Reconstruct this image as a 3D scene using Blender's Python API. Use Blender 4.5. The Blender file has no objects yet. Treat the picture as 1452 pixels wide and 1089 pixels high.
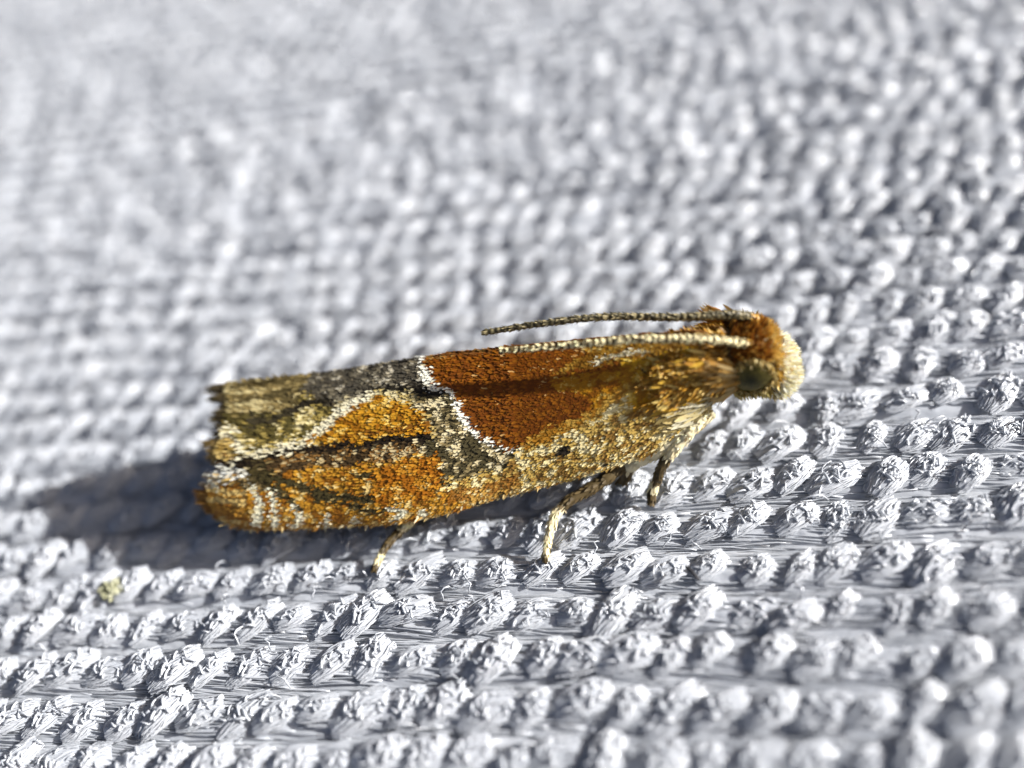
import bpy, math, random
import numpy as np
from mathutils import Matrix, Vector

# ------------------------------------------------------------------ scene, camera, light
# one unit is one millimetre: the moth is about eight millimetres long
sc = bpy.context.scene
sc.unit_settings.scale_length = 0.001
col = sc.collection
rng = np.random.default_rng(7)

cam_d = bpy.data.cameras.new('camera')
cam = bpy.data.objects.new('camera', cam_d)
col.objects.link(cam)
AX = Vector((0.97755, 0.07820, 0.19551)); AZ = Vector((-0.19767, 0.65230, 0.73210)).normalized()
AX = (AX - AZ * AX.dot(AZ)).normalized(); AY = AZ.cross(AX)
M = Matrix((AX, AY, AZ)).to_4x4(); M.translation = Vector((2.99, -10.021, 11.233))
cam.matrix_world = M
cam_d.sensor_width = 360.0
cam_d.lens = 360.0 * 1350 / 1452
cam_d.clip_start = 0.5
cam_d.clip_end = 500
cam_d.dof.use_dof = True
cam_d.dof.focus_distance = 12.95
cam_d.dof.aperture_fstop = cam_d.lens * 1e-3 / 0.76
sc.camera = cam

SUN_EL = math.radians(23.5)
SUN_AZ = math.radians(7)          # from +X turned towards +Y
sd = Vector((math.cos(SUN_EL) * math.cos(SUN_AZ), math.cos(SUN_EL) * math.sin(SUN_AZ), math.sin(SUN_EL)))
sun_d = bpy.data.lights.new('sun', 'SUN')
sun_d.energy = 4.6
sun_d.angle = math.radians(0.8)
sun_d.color = (1.0, 0.99, 0.975)
sun = bpy.data.objects.new('sun', sun_d)
col.objects.link(sun)
sun.rotation_euler = sd.to_track_quat('Z', 'Y').to_euler()

w = bpy.data.worlds.new('World'); sc.world = w; w.use_nodes = True
nt = w.node_tree; nt.nodes.clear()
sky = nt.nodes.new('ShaderNodeTexSky'); sky.sky_type = 'NISHITA'; sky.sun_disc = False
sky.sun_elevation = SUN_EL; sky.sun_rotation = math.radians(90) - SUN_AZ
sky.air_density = 0.5; sky.dust_density = 4.0; sky.ozone_density = 0.2
bg = nt.nodes.new('ShaderNodeBackground'); bg.inputs['Strength'].default_value = 0.05
wo = nt.nodes.new('ShaderNodeOutputWorld')
nt.links.new(sky.outputs[0], bg.inputs[0]); nt.links.new(bg.outputs[0], wo.inputs[0])

vs = sc.view_settings
vs.view_transform = 'Standard'; vs.look = 'None'; vs.gamma = 1.0; vs.use_curve_mapping = False
vs.exposure = 0.9

# ------------------------------------------------------------------ materials
def new_mat(name):
    m = bpy.data.materials.new(name); m.use_nodes = True
    n = m.node_tree; p = n.nodes['Principled BSDF']
    return m, n, p

def cloth_mat():
    m, n, p = new_mat('white_filament_yarn')
    p.inputs['Roughness'].default_value = 0.28
    p.inputs['Specular IOR Level'].default_value = 1.0
    p.inputs['Coat Weight'].default_value = 1.0; p.inputs['Coat Roughness'].default_value = 0.14
    tc = n.nodes.new('ShaderNodeTexCoord')
    no = n.nodes.new('ShaderNodeTexNoise'); no.inputs['Scale'].default_value = 2.3; no.inputs['Detail'].default_value = 3
    cr = n.nodes.new('ShaderNodeValToRGB')
    cr.color_ramp.elements[0].position = 0.3; cr.color_ramp.elements[0].color = (0.59, 0.62, 0.67, 1)
    cr.color_ramp.elements[1].position = 0.7; cr.color_ramp.elements[1].color = (0.69, 0.712, 0.75, 1)
    n.links.new(tc.outputs['Object'], no.inputs['Vector']); n.links.new(no.outputs['Fac'], cr.inputs[0])
    n.links.new(cr.outputs[0], p.inputs['Base Color'])
    mp = n.nodes.new('ShaderNodeMapping'); mp.inputs['Scale'].default_value = (5, 14, 9); mp.inputs['Rotation'].default_value = (0, 0, -.5)
    gn = n.nodes.new('ShaderNodeTexNoise'); gn.inputs['Scale'].default_value = 3.0; gn.inputs['Detail'].default_value = 4; gn.inputs['Roughness'].default_value = .65
    bp = n.nodes.new('ShaderNodeBump'); bp.inputs['Strength'].default_value = .25; bp.inputs['Distance'].default_value = .02
    n.links.new(tc.outputs['Object'], mp.inputs[0]); n.links.new(mp.outputs[0], gn.inputs['Vector']); n.links.new(gn.outputs['Fac'], bp.inputs['Height']); n.links.new(bp.outputs[0], p.inputs['Normal'])
    tr = n.nodes.new('ShaderNodeBsdfTranslucent'); tr.inputs[0].default_value = (0.90, 0.92, 0.95, 1)
    mx = n.nodes.new('ShaderNodeMixShader'); mx.inputs[0].default_value = 0.12
    out = n.nodes['Material Output']
    n.links.new(p.outputs[0], mx.inputs[1]); n.links.new(tr.outputs[0], mx.inputs[2]); n.links.new(mx.outputs[0], out.inputs[0])
    return m

def pigment_mat(name, rough=0.42, spec=0.45, trans=0.0):
    m, n, p = new_mat(name)
    a = n.nodes.new('ShaderNodeAttribute'); a.attribute_name = 'pigment'
    n.links.new(a.outputs['Color'], p.inputs['Base Color'])
    p.inputs['Roughness'].default_value = rough
    p.inputs['Specular IOR Level'].default_value = spec
    if trans:
        tr = n.nodes.new('ShaderNodeBsdfTranslucent'); n.links.new(a.outputs['Color'], tr.inputs[0])
        mx = n.nodes.new('ShaderNodeMixShader'); mx.inputs[0].default_value = trans
        n.links.new(p.outputs[0], mx.inputs[1]); n.links.new(tr.outputs[0], mx.inputs[2])
        n.links.new(mx.outputs[0], n.nodes['Material Output'].inputs[0])
    return m

def plain_mat(name, colr, rough=0.5, spec=0.4, c2=None, scale=8.0):
    m, n, p = new_mat(name)
    p.inputs['Roughness'].default_value = rough; p.inputs['Specular IOR Level'].default_value = spec
    tc = n.nodes.new('ShaderNodeTexCoord')
    no = n.nodes.new('ShaderNodeTexNoise'); no.inputs['Scale'].default_value = scale; no.inputs['Detail'].default_value = 3
    cr = n.nodes.new('ShaderNodeValToRGB')
    c2 = c2 or tuple(min(1, c * 1.4) for c in colr)
    cr.color_ramp.elements[0].position = 0.35; cr.color_ramp.elements[0].color = (*colr, 1)
    cr.color_ramp.elements[1].position = 0.65; cr.color_ramp.elements[1].color = (*c2, 1)
    n.links.new(tc.outputs['Object'], no.inputs['Vector']); n.links.new(no.outputs['Fac'], cr.inputs[0])
    n.links.new(cr.outputs[0], p.inputs['Base Color'])
    return m

MAT_CLOTH = cloth_mat()
MAT_SCALE = pigment_mat('wing_scale_pigment', 0.42, 0.28, 0.05)
MAT_HAIR = pigment_mat('hair_scale_pigment', 0.5, 0.28, 0.25)
MAT_MEMBRANE = plain_mat('wing_membrane', (0.10, 0.06, 0.02), 0.6, 0.3, (0.2, 0.11, 0.035), 5)
MAT_BODY = plain_mat('body_cuticle', (0.10, 0.065, 0.02), 0.6, 0.3, (0.24, 0.15, 0.05), 6)
MAT_DEBRIS = plain_mat('dark_debris', (0.03, 0.03, 0.035), 0.6, 0.4)
MAT_POLLEN = plain_mat('yellow_green_residue', (0.42, 0.415, 0.24), 0.8, 0.2, (0.58, 0.58, 0.42), 9)

# ------------------------------------------------------------------ mesh helpers
def link(o, parent=None):
    col.objects.link(o)
    if parent is not None: o.parent = parent
    return o

def mesh_obj(name, V, F, mat, parent=None, smooth=True, colors=None):
    """V (n,3) array, F list / array of faces"""
    me = bpy.data.meshes.new(name)
    F = F.tolist() if isinstance(F, np.ndarray) else F
    me.from_pydata(np.asarray(V, float).tolist(), [], F)
    if smooth: me.polygons.foreach_set('use_smooth', [True] * len(me.polygons))
    if colors is not None:
        a = me.color_attributes.new('pigment', 'FLOAT_COLOR', 'POINT')
        c = np.ones((len(V), 4)); c[:, :3] = np.clip(colors, 0, 1)
        a.data.foreach_set('color', c.ravel())
    me.materials.append(mat)
    me.update()
    return link(bpy.data.objects.new(name, me), parent)

def tube(P, rad, sides, phase=0.0, cap=True):
    """P (k,3) path, rad scalar or (k,) -> V, F"""
    P = np.asarray(P, float); k = len(P)
    rad = np.broadcast_to(np.asarray(rad, float), (k,))
    T = np.gradient(P, axis=0); T /= np.linalg.norm(T, axis=1, keepdims=True) + 1e-12
    up = np.array([0.11, 0.23, 1.0]) if abs(T[:, 2]).mean() < 0.8 else np.array([1.0, 0.2, 0.1])
    A = np.cross(T, up); A /= np.linalg.norm(A, axis=1, keepdims=True) + 1e-12
    B = np.cross(A, T)
    an = phase + np.arange(sides) * 2 * np.pi / sides
    V = P[:, None, :] + rad[:, None, None] * (np.cos(an)[None, :, None] * A[:, None, :] + np.sin(an)[None, :, None] * B[:, None, :])
    V = V.reshape(-1, 3)
    i = np.arange(k - 1)[:, None] * sides; j = np.arange(sides)[None, :]; j2 = (j + 1) % sides
    F = np.stack([i + j, i + j2, i + sides + j2, i + sides + j], -1).reshape(-1, 4).tolist()
    if cap:
        F.append(list(range(sides))[::-1]); F.append([(k - 1) * sides + q for q in range(sides)])
    return V, F

class Bag:
    def __init__(s): s.V = []; s.F = []; s.C = []; s.n = 0
    def add(s, V, F, C=None):
        V = np.asarray(V, float)
        s.V.append(V)
        n = s.n
        s.F.extend([[a + n for a in f] for f in F])
        if C is not None: s.C.append(np.broadcast_to(np.asarray(C, float), (len(V), 3)))
        s.n += len(V)
    def build(s, name, mat, parent=None, smooth=True):
        return mesh_obj(name, np.concatenate(s.V), s.F, mat, parent, smooth, np.concatenate(s.C) if s.C else None)

def smooth_path(P, n):
    """Catmull-Rom through P"""
    P = np.asarray(P, float)
    Q = np.vstack([2 * P[0] - P[1], P, 2 * P[-1] - P[-2]])
    t = np.linspace(0, len(P) - 1 - 1e-9, n); i = t.astype(int); f = (t - i)[:, None]
    p0, p1, p2, p3 = Q[i], Q[i + 1], Q[i + 2], Q[i + 3]
    return 0.5 * ((2 * p1) + (-p0 + p2) * f + (2 * p0 - 5 * p1 + 4 * p2 - p3) * f * f + (-p0 + 3 * p1 - 3 * p2 + p3) * f ** 3)

def smooth_interp(x, xp, fp):
    """monotone-ish smooth interpolation: linear table, then averaged"""
    x = np.asarray(x, float); h = 0.22
    return sum(np.interp(x + d, xp, fp) for d in (-h, -h / 2, 0, h / 2, h)) / 5

# value noise ------------------------------------------------------
_T = rng.random((64, 64))
def vnoise(x, y):
    x = np.asarray(x, float) + 1000; y = np.asarray(y, float) + 1000
    i = np.floor(x).astype(int); j = np.floor(y).astype(int); fx = x - i; fy = y - j
    fx = fx * fx * (3 - 2 * fx); fy = fy * fy * (3 - 2 * fy)
    a = _T[i % 64, j % 64]; b = _T[(i + 1) % 64, j % 64]; c = _T[i % 64, (j + 1) % 64]; d = _T[(i + 1) % 64, (j + 1) % 64]
    return (a * (1 - fx) + b * fx) * (1 - fy) + (c * (1 - fx) + d * fx) * fy

# ------------------------------------------------------------------ cloth (the ground)
ROW, COL = 0.64, 0.565
QUAD = np.array([(-6.515, -6.09), (6.047, -6.078), (10.065, 9.409), (-18.364, 18.458)])
def inside(x, y, margin):
    r = np.ones(np.shape(x), bool)
    for k in range(4):
        a, b = QUAD[k], QUAD[(k + 1) % 4]; e = b - a; nrm = np.array([-e[1], e[0]]) / np.hypot(*e)
        r &= ((x - a[0]) * nrm[0] + (y - a[1]) * nrm[1]) > -margin
    return r
CAM = np.array([2.99, -10.021, 11.233])

def row_y(j, x):
    return -7.9 + j * ROW + 0.10 * (vnoise(x * 0.22 + j * 0.13, j * 0.35) - 0.5) + 0.05 * np.sin(x * 0.5 + j * 0.4)

def build_cloth():
    # backing sheet below the yarns
    nx, ny = 70, 60
    xs = np.linspace(-45, 38, nx); ys = np.linspace(-24, 45, ny)
    X, Y = np.meshgrid(xs, ys, indexing='ij')
    Z = -0.27 + 0.03 * (vnoise(X, Y) - 0.5)
    V = np.stack([X, Y, Z], -1).reshape(-1, 3)
    i = np.arange(nx - 1)[:, None] * ny; j = np.arange(ny - 1)[None, :]
    F = np.stack([i + j, i + ny + j, i + ny + j + 1, i + j + 1], -1).reshape(-1, 4)
    cloth = mesh_obj('cloth', V, F, MAT_CLOTH)
    cloth['kind'] = 'structure'
    cloth['label'] = 'white ribbed woven cloth the moth rests on'

    # weft yarns: one soft rib per row with a few loose filaments lying along it
    for j in range(-7, 54):
        yc = -7.9 + j * ROW
        xs = np.arange(-32, 24, 0.1)
        ok = inside(xs, np.full_like(xs, yc), 5.2)
        if not ok.any(): continue
        x0, x1 = xs[ok].min(), xs[ok].max()
        near = -7.5 < yc < 3.5
        step = 0.045 if near else 0.12
        px = np.arange(x0, x1 + step, step); nc = 15 if near else 9
        cv = np.linspace(-1, 1, nc)
        XX, CC = np.meshgrid(px, cv, indexing='ij')
        YY = row_y(j, XX) + CC * ROW * .54
        grain = vnoise(XX * 4.0 + CC * 3.5 + 3 * j, CC * 9 + j * 5.3) - .5 + .6 * (vnoise(XX * 9 + CC * 8, CC * 22 + j) - .5)
        ZZ = -.19 + .13 * np.cos(CC * np.pi / 2) ** .8 + .055 * grain * (1 - CC ** 4) + .05 * (vnoise(XX * 1.7, CC * 2 + j * 3.1) - .5) * (1 - CC ** 4)
        V = np.stack([XX, YY, ZZ], -1).reshape(-1, 3)
        a = np.arange(len(px) - 1)[:, None] * nc; b = np.arange(nc - 1)[None, :]
        F = np.stack([a + b, a + nc + b, a + nc + b + 1, a + b + 1], -1).reshape(-1, 4).tolist()
        bag = Bag(); bag.add(V, F)
        for k in range(125 if near else 0):
            ph = rng.random() * 6.28; side = (rng.random() - 0.5) * 2
            ln = 2.0 + 3 * rng.random(); xa = rng.uniform(x0 + 2, x1 - ln - 2); qx = np.arange(xa, xa + ln, .16)
            yy = row_y(j, qx) + side * .33 - .05 * (qx - xa - ln / 2) + .03 * np.sin(qx * (2 + rng.random()) + ph)
            zz = -.18 + .02 * rng.random() + .13 * np.cos(np.clip(np.abs(yy - row_y(j, qx)) / (ROW * .54), 0, 1) * np.pi / 2) ** .8 + .018 * np.sin(qx * 5 + ph)
            bag.add(*tube(np.stack([qx, yy, zz], -1), 0.009 + 0.006 * rng.random(), 3, ph))
        bag.build('weft_yarn', MAT_CLOTH, cloth)

    # warp stitches: soft slanted humps with a few bright filament loops on top
    def stitch(seed, nf, segs, sides, lod=1.0, loops=0, tall=1.0):
        r = np.random.default_rng(seed); bag = Bag()
        ang = math.radians(30 + r.normal() * 7); ca, sa = math.cos(ang), math.sin(ang)
        L = 0.70 + 0.05 * r.normal(); Hh = (0.105 + 0.022 * r.normal()) * tall; bulge = 0.21 + 0.02 * r.normal()
        def place(s, a, b):
            """a, b in the unit disc: across and up"""
            env = np.cos(np.pi * s * 0.94) ** 0.8
            off = bulge * a * (0.6 + 0.4 * env)
            hz = -.06 + Hh * env + 0.042 * b * env - 1.2 * off ** 2
            return np.stack([s * L * ca - off * sa, s * L * sa + off * ca, hz], -1)
        S, A = np.meshgrid(np.linspace(-.5, .5, 7), np.arange(10) * 2 * np.pi / 10, indexing='ij')
        V = place(S, .94 * np.cos(A), .8 * np.sin(A)).reshape(-1, 3)
        F = [[i * 10 + j, i * 10 + (j + 1) % 10, (i + 1) * 10 + (j + 1) % 10, (i + 1) * 10 + j] for i in range(6) for j in range(10)]
        bag.add(V, F)
        s = np.linspace(-0.5, 0.5, segs)
        for k in range(nf):
            th = math.pi * (r.random() * 1.1 - .05); a0, b0 = math.cos(th), math.sin(th); rr = .9 + .18 * r.random()
            tw = .5 * r.normal() * s; ph = r.random() * 6.28; am = .04 + .07 * r.random() ** 2
            a = rr * (a0 * np.cos(tw) - b0 * np.sin(tw)) + am * np.sin(s * (8 + 8 * r.random()) + ph)
            b = rr * (a0 * np.sin(tw) + b0 * np.cos(tw)) + am * np.cos(s * (8 + 8 * r.random()) + ph)
            sh = s * (.75 + .3 * r.random()) + .10 * r.normal()
            P = place(np.clip(sh, -.52, .52), a, b)
            rad = (0.008 + 0.006 * r.random()) * lod * (1 + .2 * np.sin(s * 25 + ph))
            bag.add(*tube(P, rad, sides, ph, cap=False))
        for k in range(loops):
            g_ = (k % 3) * .5; c = place(np.array([.06 + .17 * r.normal()]), np.array([.2 * r.normal() + .45 * math.sin(seed * 1.7 + g_ * 4)]), np.array([.95]))[0]
            t = np.linspace(-.2, math.pi + .2, 6); d = r.random() * 6.28; R = 0.018 + 0.042 * r.random() ** 1.5
            P = c + np.stack([R * 1.4 * np.cos(t) * math.cos(d), R * 1.4 * np.cos(t) * math.sin(d), .7 * R * np.sin(t)], -1)
            bag.add(*tube(P, (0.010 + .011 * r.random()) * (1 if segs > 6 else 2.0), 4))
        return np.concatenate(bag.V), bag.F
    NV = 18
    hi = [stitch(100 + k, 36, 9, 3, 1.0, 16, .55) for k in range(NV)]
    lo = [stitch(300 + k, 10, 5, 3, 1.8, 6, 1.05) for k in range(8)]
    spots = []
    for j in range(-7, 54):
        drift = rng.random() * COL
        for i in range(-58, 44):
            x = i * COL + drift + 0.045 * rng.normal()
            y = float(row_y(j, np.array(x))) + 0.04 * rng.normal()
            if inside(x, y, 5.0):
                spots.append((x, y, 0.02 * rng.normal(), 0.15 * rng.normal(), 1 + 0.10 * rng.normal(), inside(x, y, 0.0)))
    spots.sort(key=lambda s: (not s[5], np.hypot(s[0] - CAM[0], s[1] - CAM[1])))
    metas = []
    for v, f in hi:
        o = mesh_obj('stitch', v, f, MAT_CLOTH); metas.append(o.data); bpy.data.objects.remove(o)
    for n, (x, y, z, rz, sc_, _) in enumerate(spots[:300]):
        o = bpy.data.objects.new('stitch', metas[int(rng.integers(NV))])
        o.location = (x, y, z); o.rotation_euler = (0, 0, rz); o.scale = (sc_, sc_, sc_ * (0.92 + 0.2 * rng.random()))
        link(o, cloth)
    Vs, Fs, n = [], [], 0
    for (x, y, z, rz, sc_, _) in spots[300:]:
        sharp = y < 4.5 + 0.25 * x and inside(x, y, 1.2)
        v, f = (hi[int(rng.integers(NV))] if sharp else lo[int(rng.integers(8))])
        c, s_ = math.cos(rz), math.sin(rz)
        v = v * np.array([sc_, sc_, sc_ * (0.92 + 0.2 * rng.random())])
        v = np.stack([v[:, 0] * c - v[:, 1] * s_ + x, v[:, 0] * s_ + v[:, 1] * c + y, v[:, 2] + z], -1)
        Vs.append(v); Fs.append([[a + n for a in q] for q in f]); n += len(v)
    F = [q for b in Fs for q in b]
    o = mesh_obj('stitches', np.concatenate(Vs), F, MAT_CLOTH, cloth)
    o['kind'] = 'stuff'
    # loose fibres
    bag = Bag()
    for k in range(420):
        x, y = rng.uniform(-9, 8), rng.uniform(-6.5, 6)
        if not inside(x, y, 0.5): continue
        d = rng.random() * 6.28; R = 0.08 + 0.2 * rng.random(); t = np.linspace(-1, 1, 7)
        P = np.stack([x + R * t * math.cos(d) + 0.03 * np.sin(t * 5), y + R * t * math.sin(d) * 0.6, 0.03 + 0.10 * rng.random() - 0.16 * t * t + 0.02 * np.sin(t * 4 + d)], -1)
        bag.add(*tube(P, 0.010 + 0.005 * rng.random(), 3))
    o = bag.build('loose_fibres', MAT_CLOTH, cloth); o['kind'] = 'stuff'
    return cloth

# ------------------------------------------------------------------ the moth
AXIS_Y = -1.38
RIDGE = np.array([(-4.6, 1.93), (-3.94, 1.96), (-3.26, 1.99), (-2.38, 2.05), (-1.41, 2.14), (-0.47, 2.24), (0.89, 2.28), (2.19, 2.29), (3.09, 2.26), (3.6, 2.1)])
COSTA = np.array([(-4.6, 1.22, .64), (-4.18, 1.334, .62), (-3.59, 1.487, .58), (-3.05, 1.505, .56), (-2.21, 1.48, .52), (-1.38, 1.48, .50), (-.56, 1.355, .52),
                  (.035, 1.19, .55), (.83, 1.04, .60), (1.725, .88, .70), (2.5, .68, .80), (3.09, .43, .95), (3.6, .35, 1.1)])
def wing_point(u, q, side=-1):
    """u along the body, q from the ridge (0) to the front edge of the wing (1); the insect leans a little to its left (far) side"""
    lean = smooth_interp(u, [-4.4, -3, 0, 1.5, 2.6, 3.2], [.22, .25, .25, .18, .08, .03])
    zr = smooth_interp(u, RIDGE[:, 0], RIDGE[:, 1]) - 1.04 * lean
    hw = smooth_interp(u, COSTA[:, 0], COSTA[:, 1]); zc = smooth_interp(u, COSTA[:, 0], COSTA[:, 2])
    if side > 0:
        hw = hw * .44; zc = zc - .12
    t = np.clip(q, 0, 1) * np.pi / 2; p = 2 / 1.5
    y = lean + (hw - lean) * np.sin(t) ** p if side > 0 else lean - (hw + lean) * np.sin(t) ** p
    return np.stack([u + 0 * t, y, zc + (zr - zc) * np.cos(t) ** p], -1)
def u_tail(q):
    return np.interp(q, [0, .18, .3, .40, .50, .545, .59, .65, .74, .85, .93, 1.0], [-3.70, -3.62, -3.60, -3.70, -3.78, -3.66, -3.84, -4.00, -4.04, -3.98, -3.84, -3.55])
def u_head(q):
    return np.interp(q, [0, .33, .54, .75, 1.0], [3.12, 2.98, 3.04, 3.1, 3.0])

def in_poly(x, y, poly):
    r = np.zeros(np.shape(x), bool); n = len(poly); j = n - 1
    for i in range(n):
        xi, yi = poly[i]; xj, yj = poly[j]
        c = ((yi > y) != (yj > y)) & (x < (xj - xi) * (y - yi) / (yj - yi + 1e-12) + xi)
        r ^= c; j = i
    return r
def seg_dist(x, y, P, ys=2.3):
    """distance in mm to a polyline in (u,q); q is stretched to millimetres"""
    d = np.full(np.shape(x), 1e9)
    for (a, b) in zip(P[:-1], P[1:]):
        ax, ay = a[0], a[1] * ys; ex, ey = b[0] - ax, b[1] * ys - ay
        t = np.clip(((x - ax) * ex + (y * ys - ay) * ey) / (ex * ex + ey * ey), 0, 1)
        d = np.minimum(d, np.hypot(x - ax - t * ex, y * ys - ay - t * ey))
    return d

ORANGE = [(-2.40, .450), (-2.04, .372), (-1.73, .296), (-1.35, .242), (-1.05, .262), (-.84, .31), (-.63, .397), (-.57, .470), (-1.2, .464), (-1.84, .457)]
def pattern(u, q):
    """pigment of the wing scales"""
    n = len(u)
    r1, r2, r3 = rng.random(n), rng.random(n), rng.random(n)
    un = u + 0.09 * (vnoise(u * 6, q * 13) - .5) + 0.022 * rng.normal(size=n)
    qn = q + 0.028 * (vnoise(u * 6 + 40, q * 13 + 9) - .5) + 0.007 * rng.normal(size=n)
    worm = .6 * vnoise(u * 10 + q * 6, q * 30 + 3) + .4 * vnoise(u * 17 + 9, q * 44 - u * 6); blotch = vnoise(u * 2.2 + 7, q * 6)
    key = np.clip(0.30 * r1 + 0.70 * np.clip((worm - .5) * 2.3 + .5, 0, 1), 0, .999)
    soft = np.clip(0.70 * r1 + 0.30 * np.clip((worm - .5) * 2.0 + .5, 0, 1), 0, .999)
    c = np.zeros((n, 3))
    def mix(mask, *cols, k=None):
        """choice between (weight, colour), clumped by the mottling"""
        ws = np.cumsum([t[0] for t in cols]); ws = ws / ws[-1]
        p = np.searchsorted(ws, key if k is None else k)
        cc = np.array([t[1] for t in cols])[np.clip(p, 0, len(cols) - 1)]
        c[mask] = cc[mask]
    def line(P, wd, *cols, raw=False, k=None):
        mix(seg_dist(*((u, q) if raw else (un, qn)), P) < wd, *cols, k=k)
    # ground: cream and ochre mottling
    mix(np.ones(n, bool), (.30, (.27, .145, .03)), (.34, (.52, .345, .085)), (.36, (.80, .68, .36)))
    mix((un < .5) & (qn > .8), (.40, (.30, .13, .02)), (.36, (.54, .30, .06)), (.24, (.76, .60, .28)))
    uw = np.interp(qn, [0, .10, .20, .262, .285, .34, .42, .50, .57, .62, .655, .75, 1], [-.70, -.65, -.56, -.47, -.25, -.16, -.09, .02, .17, .35, .60, .4, .2])
    qb = np.interp(un, [.2, .56, .94, 1.43, 1.84, 2.13, 2.59, 3.2], [.68, .655, .613, .573, .52, .46, .44, .44])
    outer = un < uw
    # outer half: dark, vermiculated with cream
    mix(outer & (qn < .50), (.50, (.075, .060, .032)), (.20, (.20, .16, .075)), (.30, (.56, .48, .28)))
    mix(outer & (qn < .24) & (un > -2.9), (.58, (.070, .060, .042)), (.22, (.17, .145, .095)), (.20, (.46, .41, .30)))
    mix(outer & (qn > .27) & (un > -1.1) & (qn < .74 - .25 * np.clip(-.3 - un, 0, 1)), (.50, (.065, .052, .022)), (.16, (.25, .19, .085)), (.34, (.66, .56, .33)))
    # tail end: olive-gold mottling, long streaks along the ridge
    mix(outer & (un < -2.25 - .9 * (blotch - .5)) & (qn < .50) & (qn > .17), (.40, (.10, .078, .022)), (.26, (.34, .25, .065)), (.34, (.74, .62, .30)))
    st = np.clip(vnoise(u * 1.6 + 3, q * 60) * 1.5 - .25, 0, .999)
    mix((un < -2.45 - .5 * q) & (qn < .25), (.54, (.10, .075, .028)), (.28, (.27, .20, .075)), (.18, (.56, .46, .22)), k=st)
    mix((un < -3.45) & (qn > .36) & (qn < .52), (.4, (.40, .255, .06)), (.6, (.60, .42, .14)), k=st)
    line([(-2.70, .256), (-2.35, .235), (-2.12, .222)], .055, (1, (.028, .022, .012)))
    line([(-3.2, .31), (-2.9, .30), (-2.65, .265)], .06, (1, (.05, .04, .02)))
    line([(-1.45, .205), (-.77, .222), (-.30, .292)], .05, (1, (.020, .016, .010)))
    # orange patch with its pale rim
    line([(-3.5, .500), (-2.91, .458), (-2.42, .430), (-2.09, .357), (-1.78, .275), (-1.38, .222)], .062, (.2, (.45, .37, .18)), (.8, (.80, .73, .50)), k=soft)
    line([(-1.38, .222), (-.95, .255), (-.80, .30)], .045, (.5, (.5, .38, .14)), (.5, (.66, .56, .30)))
    line([(-.66, .37), (-.52, .467)], .05, (.4, (.5, .36, .12)), (.6, (.72, .60, .32)))
    mix(in_poly(un, qn, ORANGE), (.36, (.31, .12, .006)), (.40, (.54, .26, .018)), (.24, (.76, .50, .12)))
    mix(in_poly(un, qn + .03, ORANGE) & (qn > .41), (.6, (.22, .085, .008)), (.4, (.46, .20, .015)))
    # lower half: streaks fanning out to the front edge
    low = outer & (qn > .49) & (un < -.55 + 1.3 * (q - .70))
    mix(low, (.40, (.30, .115, .010)), (.36, (.50, .24, .022)), (.24, (.74, .53, .19)))
    mix(low & (qn < .565), (.52, (.070, .042, .016)), (.22, (.24, .12, .03)), (.26, (.52, .40, .20)))
    mix(low & (un < -2.95) & (un > -3.45) & (qn < .66), (.6, (.08, .058, .022)), (.2, (.26, .18, .07)), (.2, (.55, .45, .25)))
    dk = ((.86, (.060, .046, .016)), (.14, (.30, .22, .08)))
    line([(-3.30, .545), (-3.0, .575), (-2.61, .648), (-1.91, .735), (-1.15, .785)], .062, *dk, k=soft)
    line([(-3.14, .573), (-2.84, .693), (-2.55, .80)], .035, *dk, k=soft)
    line([(-2.35, .72), (-1.8, .80), (-1.35, .86)], .035, *dk, k=soft)
    line([(-1.70, .61), (-1.0, .655), (-.45, .74)], .03, *dk)
    mix(outer & (un > -1.5) & (qn > .58) & (qn < .80) & (un < -.5), (.46, (.34, .115, .006)), (.36, (.52, .225, .018)), (.18, (.70, .46, .14)))
    # apex lobe, white streaks on it and pale marks along the front edge
    mix((un < -3.42) & (qn > .55) & (qn < .97), (.40, (.30, .12, .015)), (.38, (.48, .235, .035)), (.22, (.72, .50, .17)), k=st)
    crm = ((.2, (.55, .42, .18)), (.8, (.90, .84, .60)))
    line([(-4.1, .585), (-3.7, .565), (-3.32, .556)], .055, (.15, (.6, .48, .25)), (.85, (.92, .89, .76)), k=soft)
    line([(-4.2, .665), (-3.85, .645)], .035, *crm, k=soft)
    for P, wd in (([(-3.27, .645), (-3.17, .75), (-3.33, .92)], .062), ([(-3.0, .665), (-2.93, .79), (-3.06, .93)], .050), ([(-2.66, .78), (-2.62, .86), (-2.76, .96)], .055), ([(-2.2, .86), (-2.28, .96)], .05),
                  ([(-1.75, .88), (-1.85, .97)], .05), ([(-1.3, .84), (-1.12, .88), (-1.3, .96)], .06), ([(-.85, .90), (-.9, .97)], .06)):
        line(P, wd, *crm, raw=wd > .058, k=soft)
    line([(-3.58, .345), (-3.45, .375), (-3.30, .42)], .062, (.2, (.6, .47, .2)), (.8, (.90, .82, .56)), k=soft)
    # dark crease under the patch
    line([(-4.0, .535), (-3.5, .512), (-2.91, .476), (-1.84, .470), (-1.2, .472), (-.60, .490)], .036, (1, (.020, .013, .007)))
    # brown basal field
    brown = (~outer) & (qn < qb)
    mix(brown, (.56, (.150, .040, .0015)), (.36, (.235, .075, .003)), (.08, (.50, .29, .10)), k=soft)
    mix(brown & (un > 1.05 + .9 * blotch) & (qn > .30), (.38, (.26, .090, .003)), (.46, (.42, .185, .007)), (.16, (.60, .38, .08)))
    mix(brown & (un > 1.1 + .6 * blotch) & (qn < .28), (.42, (.20, .085, .006)), (.38, (.34, .175, .02)), (.20, (.56, .40, .13)))
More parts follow.
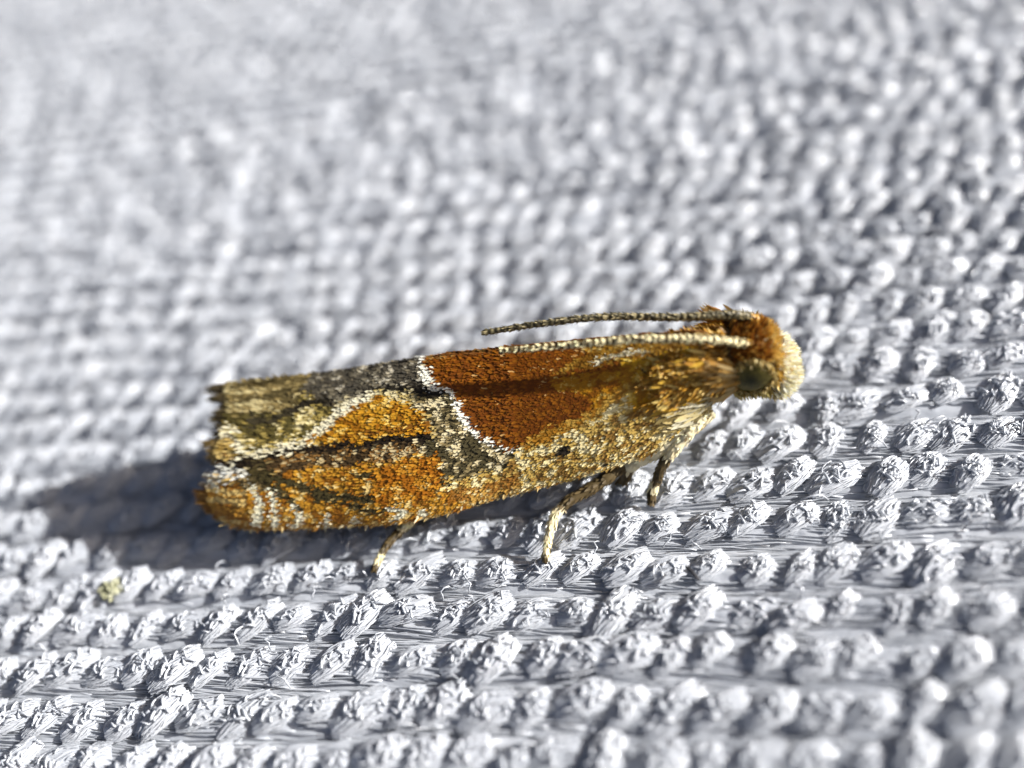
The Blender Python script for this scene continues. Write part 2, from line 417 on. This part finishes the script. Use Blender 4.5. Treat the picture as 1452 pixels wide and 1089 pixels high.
    mix((un > 1.85 + .5 * blotch) & (qn > .27) & (qn < .60), (.36, (.40, .17, .006)), (.44, (.62, .33, .014)), (.20, (.80, .56, .12)))
    mix((un > 2.45 + .3 * blotch) & (qn > .25) & (qn < .70), (.3, (.58, .28, .006)), (.5, (.82, .50, .02)), (.2, (.90, .70, .18)), k=soft)
    mix((~outer) & (qn < .05), (.8, (.15, .055, .010)), (.2, (.3, .16, .04)))
    mix((~outer) & (np.abs(qn - qb) < .03) & (un > .7), (.5, (.34, .15, .012)), (.5, (.52, .30, .05)))
    line([(1.75, .245), (2.1, .215), (2.35, .225)], .05, (.4, (.4, .32, .16)), (.6, (.78, .70, .48)))
    line([(2.30, .33), (2.38, .37), (2.62, .40)], .018, (1, (.06, .03, .01)), raw=True)
    # white line
    mix((un < uw + .012) & (un > uw - .085) & (qn < .665), (.10, (.5, .42, .25)), (.90, (.92, .88, .74)), k=soft)
    mix((un < uw + .05) & (un > uw - .12) & (qn > .10) & (qn < .25) & (r2 < .6), (1, (.88, .84, .68)))
    # small black dot and a few dark flecks
    mix(np.hypot((u - 1.18) / .10, (q - .724) * 2.2 / .055 + (u - 1.18) * 2) < 1, (1, (.02, .014, .008)))
    for (a, b) in ((1.72, .92), (.25, .945), (-.1, .975)):
        mix(np.hypot((u - a) / .06, (q - b) * 2 / .04) < 1, (1, (.05, .04, .02)))
    c *= (0.90 + 0.2 * r2)[:, None]
    c = c * (1 + 0.10 * (r3[:, None] - .5) * np.array([1, .3, -1]))
    return c

def scale_mesh(name, P, T, N, L, Wd, C, mat, parent, lift):
    """overlapping little plates: P base, T direction, N normal"""
    n = len(P)
    T = T / np.linalg.norm(T, axis=1, keepdims=True); N = N - T * (N * T).sum(1, keepdims=True); N /= np.linalg.norm(N, axis=1, keepdims=True)
    B = np.cross(N, T)
    s = np.array([0, .5, .5, .88, .88, 1.0]); b = np.array([0, -.5, .5, -.42, .42, 0.0]); h = np.array([0, .55, .55, .92, .92, 1.0]); cup = np.array([0, -.12, -.12, -.12, -.12, 0])
    V = P[:, None] + (s * L[:, None])[..., None] * T[:, None] + (b * Wd[:, None])[..., None] * B[:, None] + (h * (lift * L)[:, None] + cup * Wd[:, None])[..., None] * N[:, None]
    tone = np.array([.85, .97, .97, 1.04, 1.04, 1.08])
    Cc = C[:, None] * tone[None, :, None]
    o = np.arange(n)[:, None] * 6
    tri = np.array([[0, 1, 2], [3, 5, 4]]); quad = np.array([[1, 3, 4, 2]])
    F = (o[:, None] + tri[None]).reshape(-1, 3).tolist() + (o[:, None] + quad[None]).reshape(-1, 4).tolist()
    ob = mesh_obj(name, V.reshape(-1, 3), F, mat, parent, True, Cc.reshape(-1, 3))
    return ob

def blades(name, P, D, L, Wd, C0, C1, mat, parent, bend=None, face=None):
    """tapered hair scales: P base, D direction, bend = sideways curl vector"""
    n = len(P); D = D / np.linalg.norm(D, axis=1, keepdims=True)
    if face is None: face = rng.normal(size=(n, 3)) * .5 + np.array([0, -.4, .8])
    B = np.cross(D, face); B /= np.linalg.norm(B, axis=1, keepdims=True) + 1e-9
    if bend is None: bend = np.zeros((n, 3))
    t = np.array([0, .4, .75, 1.0]); wv = np.array([.55, 1.0, .8, .12])
    V = []
    for k in range(4):
        c = P + D * (L * t[k])[:, None] + bend * (L * t[k] ** 2)[:, None]
        V += [c - B * (Wd * wv[k] / 2)[:, None], c + B * (Wd * wv[k] / 2)[:, None]]
    V = np.stack(V, 1)
    C = np.stack([C0 * (1 - t[k // 2]) + C1 * t[k // 2] for k in range(8)], 1)
    o = np.arange(n)[:, None] * 8
    F = np.concatenate([o + np.array([2 * k, 2 * k + 1, 2 * k + 3, 2 * k + 2]) for k in range(3)])
    return mesh_obj(name, V.reshape(-1, 3), F, mat, parent, True, C.reshape(-1, 3))

def pick(cols, n):
    cols = np.array(cols, float); return cols[rng.integers(len(cols), size=n)] * (0.75 + .5 * rng.random((n, 1)))

def build_moth():
    moth = bpy.data.objects.new('moth', None); link(moth)
    moth.location = (0, AXIS_Y, 0)
    moth.empty_display_size = 0.5
    moth['label'] = 'small orange-brown moth with folded patterned wings resting on white cloth'
    moth['category'] = 'moth'

    # ---- body: one continuous surface from abdomen to head
    st = [(-2.9, .62, .03, .03), (-2.7, .74, .20, .2), (-1.8, .82, .36, .36), (-.6, .90, .46, .46), (.6, 1.0, .50, .50), (1.5, 1.12, .50, .56), (2.3, 1.35, .46, .60),
          (2.8, 1.50, .42, .58), (3.1, 1.60, .40, .52), (3.3, 1.66, .38, .46), (3.5, 1.70, .42, .46), (3.7, 1.72, .44, .47), (3.88, 1.68, .40, .43), (3.99, 1.66, .24, .30), (4.03, 1.64, .04, .05)]
    st = smooth_path(np.array(st), 70); sides = 28; V = []
    an = np.arange(sides) * 2 * np.pi / sides
    for (x, z, ry, rz) in st:
        V.append(np.stack([np.full(sides, x), ry * np.cos(an), z + rz * np.sin(an)], -1))
    V = np.concatenate(V); F = []
    for i in range(len(st) - 1):
        for j in range(sides): F.append([i * sides + j, i * sides + (j + 1) % sides, (i + 1) * sides + (j + 1) % sides, (i + 1) * sides + j])
    F.append(list(range(sides))[::-1]); F.append([(len(st) - 1) * sides + j for j in range(sides)])
    def shift(x): return np.interp(x, [2.7, 3.3, 4.2], [0, .11, .14])
    V[:, 1] += shift(V[:, 0]); V[:, 2] -= 1.04 * shift(V[:, 0])
    body = mesh_obj('body', V, F, MAT_BODY, moth)
    def body_point(x, a):
        z = np.interp(x, st[:, 0], st[:, 1]); ry = np.interp(x, st[:, 0], st[:, 2]); rz = np.interp(x, st[:, 0], st[:, 3])
        P = np.stack([x, ry * np.cos(a) + shift(x), z + rz * np.sin(a) - 1.04 * shift(x)], -1); N = np.stack([0 * x, np.cos(a) / (ry + .05), np.sin(a) / (rz + .05)], -1)
        return P, N / np.linalg.norm(N, axis=1, keepdims=True)

    # ---- forewings
    for side in (-1, 1):
        sg = np.array([1, side, 1])
        nu, nq = 110, 34
        q = np.linspace(0, 1, nq); V = []
        for k in np.linspace(0, 1, nu):
            u = u_tail(q) * (1 - k) + u_head(q) * k
            V.append(wing_point(u, q, side))
        V = np.concatenate(V); F = []
        for i in range(nu - 1):
            for j in range(nq - 1):
                f = [i * nq + j, i * nq + j + 1, (i + 1) * nq + j + 1, (i + 1) * nq + j]
                F.append(f if side > 0 else f[::-1])
        wing = mesh_obj('forewing', V, F, MAT_MEMBRANE, moth)
        md = wing.modifiers.new('thickness', 'SOLIDIFY'); md.thickness = 0.02; md.offset = 0
        # overlapping scales
        n = 72000 if side < 0 else 16000
        q = np.clip(rng.random(n) ** .92, 0.0, 1); k = rng.random(n)
        u = u_tail(q) * (1 - k) + u_head(q) * k
        P = wing_point(u, q, side); e = 1e-3
        Tu = -(wing_point(u + e, q, side) - P) / e
        Tq = (wing_point(u, np.clip(q + e, 0, 1), side) - wing_point(u, np.clip(q - e, 0, 1), side)); Tq /= np.linalg.norm(Tq, axis=1, keepdims=True) + 1e-9
        N = np.cross(Tq, Tu); N /= np.linalg.norm(N, axis=1, keepdims=True)
        N = np.where((N * np.stack([0 * u, 0 * u + .6 * side, 0 * u + .8], -1)).sum(1, keepdims=True) < 0, -N, N)
        splay = 0.25 * np.clip(q - .45, 0, 1) + 0.17 * rng.normal(size=n) + np.where(u < -2.8, .2 * (q - .4), 0)
        rough = np.where((u < .6) | (q > .62), 1.0, .4)
        splay = splay * (0.45 + .6 * rough)
        T = Tu + Tq * splay[:, None]
        C = pattern(u, q)
        tailward = np.clip((-2.3 - u) / 1.0, 0, 1) * (q < .6)
        L = (0.10 + .05 * rng.random(n)) * (1 + .9 * tailward); Wd = (0.022 + .014 * rng.random(n)) * (1 - .2 * tailward)
        if side > 0: Wd = Wd * 1.8
        lift = (0.04 + 0.16 * rng.random(n) ** 3 * rough + 0.04 * rough * rng.random(n))
        N2 = N + .09 * rough[:, None] * rng.normal(size=(n, 3))
        s = scale_mesh('scales', P + N * .012, T, N2, L, Wd, C, MAT_SCALE, wing, lift)
        s['kind'] = 'stuff'
        # fringe along the rear edge
        n = 9000
        q = rng.random(n) * .99; u = u_tail(q) + .14 * rng.random(n)
        P = wing_point(u, q, side); upper = q < .545
        nt_ = np.where(upper, 24, 30); qc = (np.floor(q * nt_) + .5 + .35 * np.sin(np.floor(q * nt_) * 7.1)) / nt_
        clump = vnoise(np.floor(q * nt_) * 3.7, q * 0 + side + 3)
        L = np.where(upper, .26 + .40 * clump ** 1.3, .20 + .20 * clump) * (.62 + .5 * rng.random(n)); L = np.where(q > .9, L * .8, L)
        L = np.where((q > .53) & (q < .57), L * .4, L)
        tip = wing_point(u_tail(np.clip(qc, 0, 1)) - L, np.clip(qc + .22 * (q - qc), 0, 1), side) + np.stack([0 * q, .014 * rng.normal(size=n), .014 * rng.normal(size=n)], -1)
        tip[:, 2] += np.where(upper, .02 - .06 * q, -.2 * (q - .66))
        D = tip - P
        W_ = .009 + .010 * rng.random(n)
        C0 = pick([(.40, .28, .10), (.30, .2, .06), (.5, .38, .16)], n); C1 = pick([(.10, .08, .045), (.06, .05, .035), (.2, .15, .07)], n)
        m = (q > .36) & (q < .545); C0[m] = pick([(.52, .36, .13), (.62, .47, .2)], n)[m]; C1[m] = pick([(.48, .33, .12), (.36, .24, .09)], n)[m]
        m = (q > .545); C0[m] = pick([(.40, .18, .03), (.5, .26, .06), (.32, .13, .02)], n)[m]; C1[m] = pick([(.44, .22, .05), (.36, .16, .03), (.55, .36, .12)], n)[m]
        m = (q > .545) & (q < .66) & (rng.random(n) < .65); C0[m] = (.82, .76, .6); C1[m] = (.85, .8, .66)
        m = (q > .92); C0[m] = pick([(.6, .45, .2), (.74, .62, .36)], n)[m]; C1[m] = C0[m]
        fr = blades('fringe', P, D, L, W_, C0, C1, MAT_HAIR, wing, bend=np.stack([0 * u, .05 * rng.normal(size=n), -.08 + .06 * rng.normal(size=n)], -1))
        fr['kind'] = 'stuff'
        # short fringe hanging along the front edge
        n = 1300
        u = -3.9 + 6.8 * rng.random(n); q = .93 + .06 * rng.random(n); P = wing_point(u, q, side)
        D = np.stack([-.8 + .25 * rng.normal(size=n), .15 + .25 * rng.normal(size=n), -.45 + .25 * rng.normal(size=n)], -1)
        C0 = pick([(.5, .3, .08), (.4, .2, .04), (.62, .46, .2), (.7, .6, .36)], n)
        eg = blades('edge_fringe', P, D * sg, .07 + .09 * rng.random(n), .02 + .02 * rng.random(n), C0, C0 * 1.15, MAT_HAIR, wing); eg['kind'] = 'stuff'

    # ---- thorax and head scales
    n = 9000
    x = rng.uniform(2.2, 4.0, n); a = rng.random(n) * 2 * np.pi
    P, N = body_point(x, a)
    D = np.stack([-np.ones(n) * .8, .35 * rng.normal(size=n), .35 * rng.normal(size=n)], -1) + N * (.25 + .5 * rng.random((n, 1)))
    head = x > 3.38
    D[head] += np.stack([1.1 * np.ones(n), 0 * a, 0 * a], -1)[head]
    crown = head & (np.sin(a) > .35)
    D[crown] += np.array([.35, 0, .55])
    keep = ~((x > 3.4) & (x < 3.92) & (np.abs(np.sin(a)) < .6))     # bare where the eyes sit
    L = .15 + .12 * rng.random(n); L[head] *= .62; L[crown] *= .9; L[(~head) & (np.sin(a) > .3)] *= .6
    Wd = .016 + .020 * rng.random(n)
    C0 = pick([(.40, .20, .02), (.52, .29, .04), (.30, .15, .02), (.66, .46, .13)], n)
    m = crown; C0[m] = pick([(.27, .10, .015), (.36, .16, .02), (.2, .08, .015), (.5, .28, .06)], n)[m]
    m = head & (np.sin(a) < -.35); C0[m] = pick([(.3, .24, .08), (.42, .34, .12), (.6, .52, .25)], n)[m]
    m = (x > 3.85); C0[m] = pick([(.62, .42, .10), (.72, .55, .2), (.5, .3, .06)], n)[m]
    m = (~head) & (np.sin(a) < -.2); C0[m] = pick([(.6, .5, .26), (.35, .27, .10), (.78, .7, .48), (.18, .14, .05)], n)[m]
    o = blades('body_scales', P[keep], D[keep], L[keep], Wd[keep], C0[keep] * .85, C0[keep] * 1.2, MAT_HAIR, body, face=(N + .3 * rng.normal(size=(n, 3)))[keep]); o['kind'] = 'stuff'
    # collar: broad pale scales fanned behind the eye
    for side in (-1, 1):
        n = 260
        th = rng.uniform(-.9, 1.0, n)
        P = np.stack([3.36 + .06 * rng.normal(size=n), side * (.40 + .06 * rng.random(n)), 1.80 + .26 * np.sin(th) + .03 * rng.normal(size=n)], -1)
        P += np.array([0, .11, -.115])
        D = np.stack([-np.cos(th) - .1, side * (.05 + .30 * rng.random(n)), .85 * np.sin(th) + .12 * rng.normal(size=n)], -1)
        C0 = pick([(.55, .34, .10), (.42, .22, .04), (.68, .5, .22), (.3, .16, .03)], n)
        o = blades('collar_scales', P, D, .20 + .16 * rng.random(n), .035 + .035 * rng.random(n), C0 * .7, C0 * 1.25, MAT_HAIR, body,
                   face=np.stack([.1 * rng.normal(size=n), side * np.ones(n), .5 + .3 * rng.normal(size=n)], -1)); o['kind'] = 'stuff'
        # golden tegula over the wing base
        n = 520
        u = rng.uniform(2.55, 3.12, n); q = rng.uniform(.30, .86, n)
        P = wing_point(u, q, side) + np.array([0, .04 * side, .02])
        D = np.stack([-np.ones(n), side * (.10 + .2 * rng.normal(size=n)), -.12 + .35 * rng.normal(size=n)], -1)
        C0 = pick([(.50, .27, .03), (.62, .38, .05), (.40, .19, .02), (.78, .58, .18)], n)
        m = q > .68; C0[m] = pick([(.72, .6, .3), (.5, .38, .14), (.85, .78, .55), (.25, .18, .06)], n)[m]
        o = blades('tegula_scales', P, D, .16 + .13 * rng.random(n), .03 + .035 * rng.random(n), C0 * .8, C0 * 1.2, MAT_HAIR, body,
                   face=np.stack([.15 * rng.normal(size=n), side * np.ones(n), .8 + .3 * rng.normal(size=n)], -1)); o['kind'] = 'stuff'

    # ---- eyes
    me_, ne_, pe_ = new_mat('compound_eye')
    tc = ne_.nodes.new('ShaderNodeTexCoord')
    vo = ne_.nodes.new('ShaderNodeTexVoronoi'); vo.inputs['Scale'].default_value = 34
    cr = ne_.nodes.new('ShaderNodeValToRGB')
    cr.color_ramp.elements[0].position = 0.1; cr.color_ramp.elements[0].color = (.17, .135, .03, 1)
    cr.color_ramp.elements[1].position = 0.7; cr.color_ramp.elements[1].color = (.085, .07, .018, 1)
    ne_.links.new(tc.outputs['Object'], vo.inputs['Vector']); ne_.links.new(vo.outputs['Distance'], cr.inputs[0])
    mp = ne_.nodes.new('ShaderNodeVectorMath'); mp.operation = 'MULTIPLY'; mp.inputs[1].default_value = (1, 0, 1)
    di = ne_.nodes.new('ShaderNodeVectorMath'); di.operation = 'DISTANCE'; di.inputs[1].default_value = (3.62, 0, 1.66)
    rp = ne_.nodes.new('ShaderNodeMapRange'); rp.inputs['From Min'].default_value = .03; rp.inputs['From Max'].default_value = .20; rp.inputs['To Min'].default_value = .88; rp.inputs['To Max'].default_value = 0
    mc = ne_.nodes.new('ShaderNodeMix'); mc.data_type = 'RGBA'; mc.inputs[7].default_value = (.012, .014, .006, 1)
    ne_.links.new(tc.outputs['Object'], mp.inputs[0]); ne_.links.new(mp.outputs[0], di.inputs[0]); ne_.links.new(di.outputs['Value'], rp.inputs['Value'])
    ne_.links.new(rp.outputs[0], mc.inputs[0]); ne_.links.new(cr.outputs[0], mc.inputs[6]); ne_.links.new(mc.outputs[2], pe_.inputs['Base Color'])
    bp = ne_.nodes.new('ShaderNodeBump'); bp.inputs['Strength'].default_value = .25; bp.inputs['Distance'].default_value = .01; bp.invert = True
    ne_.links.new(vo.outputs['Distance'], bp.inputs['Height']); ne_.links.new(bp.outputs[0], pe_.inputs['Normal'])
    pe_.inputs['Roughness'].default_value = .38; pe_.inputs['Specular IOR Level'].default_value = .12
    for side in (-1, 1):
        lat, lon = 20, 28; V = []; F = []
        for i in range(lat + 1):
            p = math.pi * i / lat
            for j in range(lon):
                a_ = 2 * math.pi * j / lon
                V.append(((.30) * math.sin(p) * math.cos(a_), .17 * side * math.cos(p), .31 * math.sin(p) * math.sin(a_)))
        for i in range(lat):
            for j in range(lon): F.append([i * lon + j, i * lon + (j + 1) % lon, (i + 1) * lon + (j + 1) % lon, (i + 1) * lon + j])
        V = np.array(V) + np.array([3.63, side * .33 + .12, 1.635])
        eye = mesh_obj('eye', V, F, me_, moth)
        # short lashes round the rim
        n = 420; t = rng.random(n) * 2 * np.pi
        P = np.stack([3.63 + .30 * np.cos(t), side * (.35 + .03 * rng.random(n)), 1.76 + .31 * np.sin(t)], -1)
        P += np.array([0, .12, -.125])
        D = np.stack([-.25 * np.cos(t) + .35 * rng.normal(size=n), side * (.7 + .3 * rng.random(n)), -.25 * np.sin(t) + .35 * rng.normal(size=n)], -1)
        C0 = pick([(.3, .2, .05), (.45, .33, .12), (.6, .5, .25), (.2, .15, .05)], n)
        o = blades('eye_rim_scales', P, D, .07 + .08 * rng.random(n), .014 + .012 * rng.random(n), C0, C0 * 1.2, MAT_HAIR, eye); o['kind'] = 'stuff'

    # ---- palps: two pale fluffy tufts in front of the face
    for side in (-1, 1):
        path = smooth_path([(3.84, side * .13, 1.20), (3.98, side * .15, 1.30), (4.06, side * .15, 1.50), (4.00, side * .13, 1.82)], 12) + np.array([0, .14, -.145])
        rr = np.interp(np.linspace(0, 1, 12), [0, .3, .75, 1], [.10, .19, .19, .10])
        V, F = tube(path, rr, 12)
        palp = mesh_obj('palp', V, F, MAT_BODY, moth)
        n = 3200; k = rng.integers(12, size=n); t = rng.random(n) * 2 * np.pi
        base = path[k]; rad = rr[k][:, None] * np.stack([np.cos(t) * .8, np.sin(t), 0 * t], -1)
        Nn = np.stack([np.cos(t), np.sin(t), .3 * rng.normal(size=n)], -1)
        D = Nn * .6 + np.array([.95, 0, -.1]) + .3 * rng.normal(size=(n, 3))
        L = .06 + .09 * rng.random(n)
        C0 = pick([(.94, .88, .60), (.95, .92, .74), (.88, .76, .42), (.96, .94, .84)], n)
        m = base[:, 2] < 1.14; C0[m] = pick([(.6, .48, .2), (.78, .66, .36), (.4, .3, .1)], n)[m]
        o = blades('palp_hairs', base + rad + np.array([0, 0, .0]), D, L, (.010 + .012 * rng.random(n)), C0 * .9, C0 * 1.1, MAT_HAIR, palp); o['kind'] = 'stuff'

    # ---- antennae: beaded, ringed
    def antenna(pts, r0, dark, pale, ratio):
        P = smooth_path(np.array(pts) - np.array([0, AXIS_Y, 0]), 40 * 7)
        d = np.concatenate([[0], np.cumsum(np.linalg.norm(np.diff(P, axis=0), axis=1))]); f = d / d[-1]
        seg = (f * 40) % 1.0
        rad = r0 * (1 - .38 * f) * (0.84 + .20 * np.sin(np.pi * seg)); rad[-1] *= .3
        V, F = tube(P, rad, 10)
        cols = np.where((seg < ratio)[:, None], np.array(pale), np.array(dark)) * (0.85 + .3 * rng.random((len(P), 1)))
        cols[f < .02] = (.4, .22, .04)
        an_ = mesh_obj('antenna', V, F, MAT_SCALE, moth, True, np.repeat(cols, 10, axis=0))
        n = 900; k = rng.integers(len(P) - 2, size=n); t = rng.random(n) * 2 * np.pi
        Nn = np.stack([0 * t, np.cos(t), np.sin(t)], -1)
        D = (P[k + 1] - P[k]) / np.linalg.norm(P[k + 1] - P[k], axis=1, keepdims=True) + .45 * Nn
        C0 = cols[k]
        o = blades('antenna_scales', P[k] + Nn * rad[k][:, None] * .95, D, .035 + .03 * rng.random(n), .016 + .01 * rng.random(n), C0, C0 * 1.2, MAT_SCALE, an_, face=Nn); o['kind'] = 'stuff'
    antenna([(3.68, -1.44, 2.01), (3.32, -1.50, 2.18), (2.9, -1.54, 2.31), (2.2, -1.52, 2.37), (1.57, -1.52, 2.37), (1.01, -1.50, 2.35), (.41, -1.48, 2.34)], .062, (.075, .05, .015), (.88, .76, .44), .50)
    antenna([(3.78, -1.06, 2.06), (3.46, -1.04, 2.17), (2.74, -1.02, 2.2), (1.82, -.95, 2.26), (1.05, -.95, 2.25), (.08, -.95, 2.17)], .064, (.10, .085, .045), (.28, .23, .12), .35)

    # ---- legs
    def leg(pts, rads, bands, spurs=(), name='leg'):
        P = smooth_path(np.array(pts) - np.array([0, AXIS_Y, 0]), 46)
        f = np.linspace(0, 1, 46); rad = np.interp(f, np.linspace(0, 1, len(rads)), rads) * 1.25 * (1 + .08 * np.sin(f * 60))
        V, F = tube(P, rad, 9)
        pale, dark = np.array((.82, .72, .46)), np.array((.10, .07, .03))
        bandv = vnoise(f * bands, f * 0 + bands)
        C = np.where((bandv > np.interp(f, [0, .5, 1], [.42, .46, .60]))[:, None], pale, dark) * (.8 + .4 * rng.random((46, 1)))
        l = mesh_obj(name, V, F, MAT_SCALE, moth, True, np.repeat(C, 9, axis=0))
        n = 420; k = rng.integers(0, 44, size=n); t = rng.random(n) * 2 * np.pi
        Tn = (P[k + 1] - P[k]); Tn /= np.linalg.norm(Tn, axis=1, keepdims=True)
        R = rng.normal(size=(n, 3)); R -= Tn * (R * Tn).sum(1, keepdims=True); R /= np.linalg.norm(R, axis=1, keepdims=True)
        C0 = C[k] * (.7 + .6 * rng.random((n, 1)))
        o = blades('leg_scales', P[k] + R * rad[k][:, None] * .9, Tn + .28 * R, .06 + .05 * rng.random(n), .025 + .02 * rng.random(n), C0, C0 * 1.2, MAT_HAIR, l, face=R); o['kind'] = 'stuff'
        for (i, dv, ln) in spurs:
            d = Vector(dv).normalized(); q0 = P[i]
            V, F = tube(np.array([q0, q0 + np.array(d) * ln * .5, q0 + np.array(d) * ln]), [.022, .018, .004], 6)
            mesh_obj('spur', V, F, MAT_SCALE, l, True, np.tile([.6, .5, .3], (len(V), 1)))
    for s in (1, -1):
        def mr(L): return [(x, y if s > 0 else 2 * AXIS_Y - y, z) for x, y, z in L]
        leg(mr([(-.6, -2.1, .45), (-1.12, -2.5, .22), (-1.35, -2.76, .20), (-1.60, -3.05, .14), (-1.747, -3.39, .06)]), [.07, .06, .05, .035, .026], 7)
        leg(mr([(2.1, -1.8, .75), (1.87, -2.05, .50), (1.47, -2.34, .40), (.99, -2.62, .34), (.80, -2.9, .22), (.707, -3.36, .06)]), [.09, .085, .075, .06, .05, .03], 11, [(26, (-.3, -.6, -.4), .16), (27, (.2, -.8, -.3), .13)])
        leg(mr([(3.05, -1.72, 1.12), (2.70, -2.0, .89), (2.44, -2.16, .64), (2.24, -2.32, .26), (2.165, -2.48, .06)]), [.085, .075, .06, .05, .03], 9)
        leg(mr([(3.08, -1.70, 1.10), (2.80, -1.84, .98), (2.35, -2.02, .73), (1.95, -2.10, .50), (1.78, -2.20, .20)]), [.11, .12, .11, .09, .05], 4, name='coxa')
    return moth

# ------------------------------------------------------------------ small debris on the cloth
def build_debris():
    P = smooth_path([(2.60, -3.56, .17), (2.68, -3.67, .20), (2.77, -3.78, .17)], 9)
    V, F = tube(P, [.014, .024, .028, .028, .028, .028, .026, .02, .012], 7)
    o = mesh_obj('dark_bristle', V, F, MAT_DEBRIS)
    o['label'] = 'tiny dark bristle lying on the cloth below the moth'; o['category'] = 'bristle'
    r = np.random.default_rng(5); P = [np.zeros(3)]; d = np.array([1., 0, 0])
    for k in range(620):
        d = d + .75 * r.normal(size=3); d /= np.linalg.norm(d)
        p = P[-1] + d * .035
        e = (p / np.array([.21, .17, .05]))
        if (e * e).sum() > 1: d = -p / np.linalg.norm(p) + .4 * r.normal(size=3); d /= np.linalg.norm(d)
        P.append(p * np.array([1, 1, .96]))
    V, F = tube(smooth_path(P, 1500), .0125, 4)
    o = mesh_obj('lint_tuft', V, F, MAT_POLLEN)
    o.location = (-5.84, -3.48, .035)
    o['label'] = 'faint yellow-green tuft of lint on the cloth below the moth shadow'; o['category'] = 'lint'

build_cloth()
build_moth()
build_debris()
